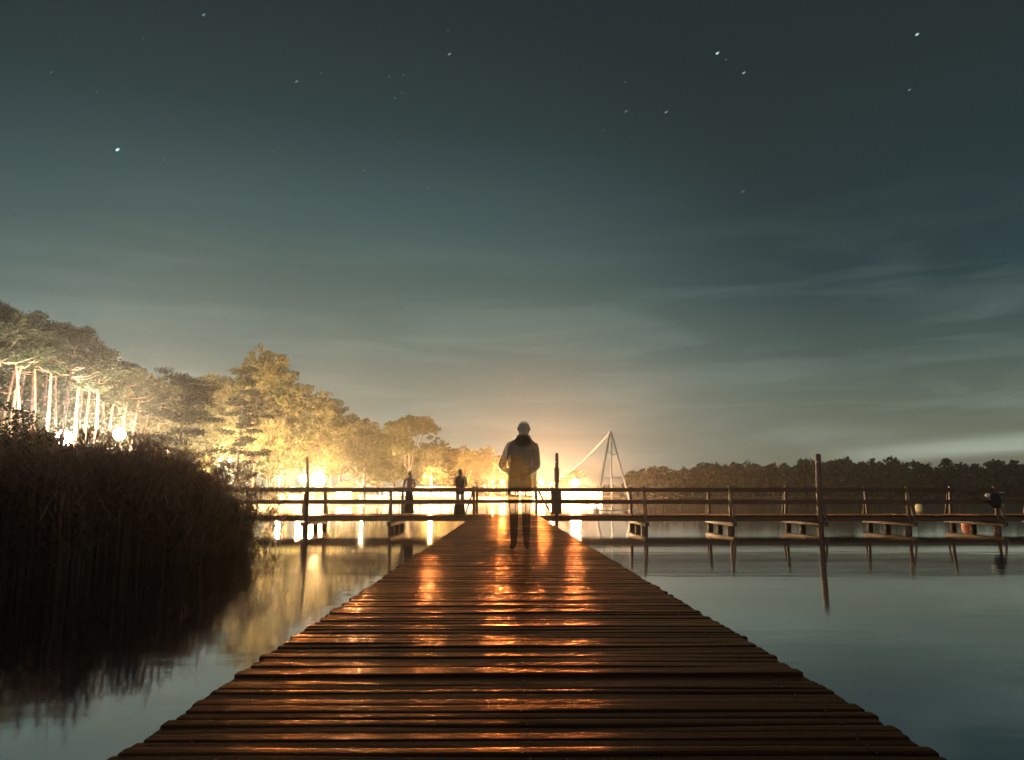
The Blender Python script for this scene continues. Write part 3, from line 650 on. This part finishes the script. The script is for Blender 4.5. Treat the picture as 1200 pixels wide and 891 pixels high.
for _ in range(16):                                  # a few bent stems out in the water by the jetty
    x, y = rg.uniform(-3.9, -2.6), rg.uniform(9.0, 10.6); h = rg.uniform(.05, .17); a = rg.uniform(0, 6.28); d = np.array([math.cos(a), math.sin(a), 0]); sd = np.array([d[1], -d[0], 0])
    pr = np.array([x, y, -.2]); tot = rg.uniform(1.6, 3.4)
    for i in range(1, 9):
        t = i / 8; q = np.array([x, y, -.05]) + d * h * .9 * (1 - math.cos(tot * t)) / 1.4 + np.array([0, 0, h * math.sin(tot * t)])
        RQ.append(np.stack([pr - sd * .006, pr + sd * .006, q + sd * .005, q - sd * .005])); pr = q
rd = link('reeds', quads_mesh('reeds', np.stack(RQ), [M['reed']])); tag(rd, kind='stuff')
# ------------------------------------------------------------------ shore buildings
M['lit'] = emit('glow_pane', (1.0, .86, .62), 2.2)  # added panes that glow in place of fronts lit by the shore lamps
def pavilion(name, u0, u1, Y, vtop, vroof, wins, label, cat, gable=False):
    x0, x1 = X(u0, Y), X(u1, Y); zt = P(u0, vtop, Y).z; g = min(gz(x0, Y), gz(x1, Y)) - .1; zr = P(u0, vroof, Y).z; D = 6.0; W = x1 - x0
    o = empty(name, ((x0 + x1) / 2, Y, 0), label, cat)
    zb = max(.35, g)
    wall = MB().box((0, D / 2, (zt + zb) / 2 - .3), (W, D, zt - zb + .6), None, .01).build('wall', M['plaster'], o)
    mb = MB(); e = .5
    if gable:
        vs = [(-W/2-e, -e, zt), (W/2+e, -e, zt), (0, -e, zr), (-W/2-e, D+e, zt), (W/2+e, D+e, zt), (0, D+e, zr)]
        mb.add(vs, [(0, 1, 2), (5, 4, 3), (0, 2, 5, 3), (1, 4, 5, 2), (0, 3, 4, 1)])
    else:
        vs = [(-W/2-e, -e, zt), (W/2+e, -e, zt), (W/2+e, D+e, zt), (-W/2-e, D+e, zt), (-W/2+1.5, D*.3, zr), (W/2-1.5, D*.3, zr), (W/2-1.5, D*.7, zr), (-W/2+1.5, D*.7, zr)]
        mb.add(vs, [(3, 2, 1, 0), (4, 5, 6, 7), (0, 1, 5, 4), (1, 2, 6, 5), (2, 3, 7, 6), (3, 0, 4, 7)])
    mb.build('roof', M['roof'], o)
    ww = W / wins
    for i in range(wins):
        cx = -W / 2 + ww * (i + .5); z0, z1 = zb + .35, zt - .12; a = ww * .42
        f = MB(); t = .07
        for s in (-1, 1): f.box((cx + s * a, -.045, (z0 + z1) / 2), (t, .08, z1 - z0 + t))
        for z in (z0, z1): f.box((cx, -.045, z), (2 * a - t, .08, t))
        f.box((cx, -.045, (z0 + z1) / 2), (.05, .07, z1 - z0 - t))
        fo = f.build('added_window', M['roof'], o)
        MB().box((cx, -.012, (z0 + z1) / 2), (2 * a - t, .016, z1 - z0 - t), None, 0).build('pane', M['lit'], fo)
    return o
pavilion('lakeside_pavilion', 598, 706, 236, 575.5, 571, 12, 'long low pavilion with added glowing panes on the far point', 'pavilion')
pavilion('lakeside_pavilion', 444, 553, 172, 576, 570.5, 9, 'low pavilion with added glowing panes behind the long-haired person and the one in a dress', 'pavilion')
pavilion('gabled_hut', 393, 413, 131, 573, 562.5, 2, 'small gabled hut with added glowing panes beside the brightest shore lamp', 'hut', True)
# ------------------------------------------------------------------ lamps
WH, WW, GO, OR = (1.0, .87, .68), (1.0, .67, .35), (1.0, .55, .21), (1.0, .45, .15)
M['capm'] = M['pole']
def lamp(u, v, Y, power, col, label, group=None, r=.26):
    p = P(u, v, Y); g = gz(p.x, Y); h = p.z - g
    o = empty('street_lamp', (p.x, Y, g), label, 'lamp', group)
    MB().tube([(0, 0, -.2), (0, 0, .5), (0, 0, h - .25)], [.09, .08, .045], 10).build('pole', M['pole'], o, True)
    MB().lathe([(.06, h - .27), (.16, h - .24), (.17, h - .21)], (0, 0, 0), 14).build('collar', M['pole'], o, True)
    MB().lathe([(.30, h + .22), (.26, h + .27), (.10, h + .34), (.03, h + .36)], (0, 0, 0), 14).build('cap', M['pole'], o, True)
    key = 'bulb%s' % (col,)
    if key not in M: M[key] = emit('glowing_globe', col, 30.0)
    MB().ball((0, 0, h), r * .9, 14).build('globe', M[key], o, True)  # bright lamps get an oversized globe, standing in for their glare
    ld = bpy.data.lights.new('lamp_light', 'POINT'); ld.energy = power; ld.color = col; ld.shadow_soft_size = r
    lo = bpy.data.objects.new('lamp_light', ld); COL.objects.link(lo); lo.parent = o; lo.location = (0, 0, h)
    return o
K = 7000.0
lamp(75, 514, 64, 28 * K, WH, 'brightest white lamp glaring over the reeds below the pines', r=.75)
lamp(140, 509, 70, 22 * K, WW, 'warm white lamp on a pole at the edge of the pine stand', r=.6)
lamp(196, 530, 88, 20 * K, WW, 'small warm lamp seen through the layered dark pine')
lamp(257, 539, 106, 32 * K, WW, 'small lamp glinting left of a twin lamp behind the slender pine'.replace('left of', 'just beside'))
lamp(269, 540, 109, 32 * K, WW, 'twin small lamp closest to the slender dark pine')
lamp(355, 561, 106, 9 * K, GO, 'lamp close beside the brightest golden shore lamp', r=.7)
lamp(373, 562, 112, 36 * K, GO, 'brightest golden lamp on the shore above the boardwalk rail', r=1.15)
lamp(328, 557, 136, 48 * K, WW, 'faint small lamp among leaning trunks under the biggest tree')
lamp(426, 563, 152, 58 * K, WW, 'shore lamp beneath the pale yellow tree')
lamp(505, 560, 172, 22 * K, GO, 'shore lamp between the lit pavilion and the low trees')
lamp(577, 565, 181, 14 * K, GO, 'smaller of two lamps near the jetty opening, behind the railing post')
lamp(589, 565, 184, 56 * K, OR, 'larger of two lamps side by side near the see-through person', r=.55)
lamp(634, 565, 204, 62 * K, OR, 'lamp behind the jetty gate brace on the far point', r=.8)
lamp(646, 567, 207, 20 * K, GO, 'small lamp beside the tall post on the far point')
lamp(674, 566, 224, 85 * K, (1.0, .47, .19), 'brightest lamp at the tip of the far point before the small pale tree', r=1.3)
# ------------------------------------------------------------------ haze
m = bpy.data.materials.new('thin_haze'); m.use_nodes = True; n = m.node_tree.nodes; l = m.node_tree.links; n.remove(n['Principled BSDF'])
pv_ = n.new('ShaderNodeVolumePrincipled'); pv_.inputs['Color'].default_value = (.86, .86, .84, 1); pv_.inputs['Density'].default_value = .0005; pv_.inputs['Anisotropy'].default_value = .84
l.new(pv_.outputs[0], n['Material Output'].inputs['Volume'])
hz = MB().add([(x, y, z) for x in (-340, 650) for y in (-150, 830) for z in (-3.6, 26.5)], [(0, 1, 3, 2), (4, 6, 7, 5), (0, 4, 5, 1), (2, 3, 7, 6), (0, 2, 6, 4), (1, 5, 7, 3)]).build('haze', m)
tag(hz, kind='stuff')
# ------------------------------------------------------------------ night sky
W = bpy.data.worlds.new('World'); S.world = W; W.use_nodes = True
n = W.node_tree.nodes; l = W.node_tree.links; bgd = n['Background']
tc = n.new('ShaderNodeTexCoord'); sp = n.new('ShaderNodeSeparateXYZ'); l.new(tc.outputs['Generated'], sp.inputs[0])
def zel(v): return math.sin(PITCH + math.atan((445.5 - v) / F))
dark = ramp(n, [(0, lin(158, 134, 108)), (zel(550), lin(146, 129, 108)), (zel(500), lin(124, 119, 104)), (zel(430), lin(88, 95, 89)), (zel(350), lin(56, 70, 72)), (zel(250), lin(49, 59, 61)), (zel(120), lin(47, 53, 54)), (.75, lin(40, 42, 42))])
brt = ramp(n, [(0, lin(160, 150, 132)), (zel(540), lin(158, 151, 137)), (zel(480), lin(138, 140, 131)), (zel(410), lin(105, 119, 115)), (zel(330), lin(84, 102, 99)), (zel(250), lin(72, 92, 93)), (zel(150), lin(56, 70, 72)), (zel(20), lin(51, 59, 59))])
l.new(sp.outputs[2], dark.inputs[0]); l.new(sp.outputs[2], brt.inputs[0])
gd = ray(330, 570).normalized()
dt = n.new('ShaderNodeVectorMath'); dt.operation = 'DOT_PRODUCT'; l.new(tc.outputs['Generated'], dt.inputs[0]); dt.inputs[1].default_value = gd
mr = n.new('ShaderNodeMapRange'); mr.interpolation_type = 'SMOOTHSTEP'; mr.inputs[1].default_value = .74; mr.inputs[2].default_value = .97; l.new(dt.outputs['Value'], mr.inputs[0])
mx = N(n, 'ShaderNodeMix', data_type='RGBA'); l.new(mr.outputs[0], mx.inputs[0]); l.new(dark.outputs[0], mx.inputs[6]); l.new(brt.outputs[0], mx.inputs[7])
# thin cloud streaks
mp = n.new('ShaderNodeMapping'); mp.inputs['Scale'].default_value = (2.2, 2.2, 17); mp.inputs['Rotation'].default_value = (R(3), R(-4), 0); l.new(tc.outputs['Generated'], mp.inputs['Vector'])
nz = N(n, 'ShaderNodeTexNoise', Scale=1.6, Detail=6.0, Roughness=.55, Distortion=.6); l.new(mp.outputs[0], nz.inputs['Vector'])
cl = ramp(n, [(.46, (0, 0, 0, 1)), (.72, (1, 1, 1, 1))]); l.new(nz.outputs['Fac'], cl.inputs[0])
hz_ = n.new('ShaderNodeMapRange'); hz_.interpolation_type = 'SMOOTHSTEP'; hz_.inputs[1].default_value = .42; hz_.inputs[2].default_value = .06; l.new(sp.outputs[2], hz_.inputs[0])
cm = n.new('ShaderNodeMath'); cm.operation = 'MULTIPLY'; l.new(cl.outputs[0], cm.inputs[0]); l.new(hz_.outputs[0], cm.inputs[1])
mc = N(n, 'ShaderNodeMix', data_type='RGBA', blend_type='ADD'); l.new(mx.outputs[2], mc.inputs[6]); mc.inputs[7].default_value = (.085, .085, .072, 1); l.new(cm.outputs[0], mc.inputs[0])
last = mc.outputs[2]
# one pale cloud bank low on the right-hand horizon
cb = n.new('ShaderNodeVectorMath'); cb.operation = 'DOT_PRODUCT'; l.new(tc.outputs['Generated'], cb.inputs[0]); cb.inputs[1].default_value = ray(1230, 524).normalized()
c1 = n.new('ShaderNodeMapRange'); c1.interpolation_type = 'SMOOTHSTEP'; c1.inputs[1].default_value = .965; c1.inputs[2].default_value = .999; l.new(cb.outputs['Value'], c1.inputs[0])
sx = n.new('ShaderNodeMath'); sx.operation = 'MULTIPLY_ADD'; l.new(nz.outputs['Fac'], sx.inputs[0]); sx.inputs[1].default_value = .03; l.new(sp.outputs[2], sx.inputs[2])
sh = n.new('ShaderNodeMath'); sh.operation = 'MULTIPLY_ADD'; l.new(sp.outputs[0], sh.inputs[0]); sh.inputs[1].default_value = -.06; l.new(sx.outputs[0], sh.inputs[2])
c2 = ramp(n, [(.024, (0, 0, 0, 1)), (.032, (1, 1, 1, 1)), (.042, (1, 1, 1, 1)), (.052, (0, 0, 0, 1))]); l.new(sh.outputs[0], c2.inputs[0])
c3 = n.new('ShaderNodeMath'); c3.operation = 'MULTIPLY'; l.new(c1.outputs[0], c3.inputs[0]); l.new(c2.outputs[0], c3.inputs[1])
m3 = N(n, 'ShaderNodeMix', data_type='RGBA', blend_type='ADD'); l.new(last, m3.inputs[6]); m3.inputs[7].default_value = (.26, .235, .19, 1); l.new(c3.outputs[0], m3.inputs[0]); last = m3.outputs[2]
# stars
STARS = [(137, 176, 3, 1.5), (347, 96, .9, 1.1), (376, 86, .4, 1), (456, 90, .4, 1), (473, 88, .35, 1), (463, 115, .5, 1), (471, 109, .3, 1), (526, 64, 1.0, 1.1), (525, 36, .35, 1), (238, 18, .8, 1.1), (60, 85, .5, 1),
         (427, 200, .45, 1), (502, 220, .4, 1), (840, 63, 2.2, 1.3), (871, 86, 1.1, 1.2), (851, 70, .4, 1), (733, 131, .7, 1), (780, 132, .9, 1.1), (733, 96, .4, 1), (707, 153, .4, 1), (1074, 41, 1.8, 1.3), (1065, 106, .6, 1), (870, 225, .6, 1), (113, 108, .25, 1), (192, 187, .25, 1), (320, 178, .25, 1), (168, 45, .3, 1)]
acc = None
STARS += [(a + 1.7, b_ - 1.1, c_ * .7, d0) for a, b_, c_, d0 in STARS if c_ > .5]     # short trails
for u_, v_, br, rr in STARS:
    d_ = n.new('ShaderNodeVectorMath'); d_.operation = 'DISTANCE'; l.new(tc.outputs['Generated'], d_.inputs[0]); d_.inputs[1].default_value = ray(u_, v_).normalized()
    q = n.new('ShaderNodeMapRange'); q.inputs[1].default_value = rr * 1.1 / 1000; q.inputs[2].default_value = rr * .5 / 1000; q.inputs[3].default_value = 0; q.inputs[4].default_value = br * .42; l.new(d_.outputs['Value'], q.inputs[0])
    if acc is None: acc = q.outputs[0]
    else:
        s_ = n.new('ShaderNodeMath'); s_.operation = 'ADD'; l.new(acc, s_.inputs[0]); l.new(q.outputs[0], s_.inputs[1]); acc = s_.outputs[0]
ms = N(n, 'ShaderNodeMix', data_type='RGBA', blend_type='ADD'); ms.inputs[7].default_value = (.85, 1, 1, 1); ms.clamp_factor = False
l.new(acc, ms.inputs[0]); l.new(last, ms.inputs[6])
gr_ = N(n, 'ShaderNodeMix', data_type='RGBA', blend_type='MULTIPLY'); gr_.inputs[0].default_value = 1; gr_.inputs[7].default_value = (.585, .765, .78, 1)
l.new(ms.outputs[2], gr_.inputs[6]); l.new(gr_.outputs[2], bgd.inputs['Color']); bgd.inputs['Strength'].default_value = 1.0
ml = bpy.data.lights.new('fill_light', 'SUN'); ml.energy = .36; ml.angle = R(25); ml.color = (1.0, .76, .66)  # added weak warm fill from behind the camera, lifts the dark areas
mo = bpy.data.objects.new('fill_light', ml); COL.objects.link(mo); mo.rotation_euler = Vector((.35, .8, -.55)).to_track_quat('-Z', 'Y').to_euler()
# ------------------------------------------------------------------ camera and render settings
cd = bpy.data.cameras.new('camera'); cam = bpy.data.objects.new('camera', cd); COL.objects.link(cam)
cam.location = (0, 0, CAMZ); cam.rotation_euler = (R(90) + PITCH, 0, YAW)
cd.sensor_width = 36; cd.lens = F / 1200 * 36; cd.clip_start = .05; cd.clip_end = 3000
S.camera = cam
S.view_settings.view_transform = 'Standard'; S.view_settings.look = 'None'; S.view_settings.exposure = .25; S.view_settings.gamma = 1
c = S.cycles
c.use_denoising = True; c.denoiser = 'OPENIMAGEDENOISE'
try: c.denoising_prefilter = 'ACCURATE'
except Exception: pass
c.max_bounces = 6; c.diffuse_bounces = 2; c.glossy_bounces = 3; c.transmission_bounces = 3; c.transparent_max_bounces = 10; c.volume_bounces = 0
c.sample_clamp_indirect = 80.0; c.use_light_tree = True
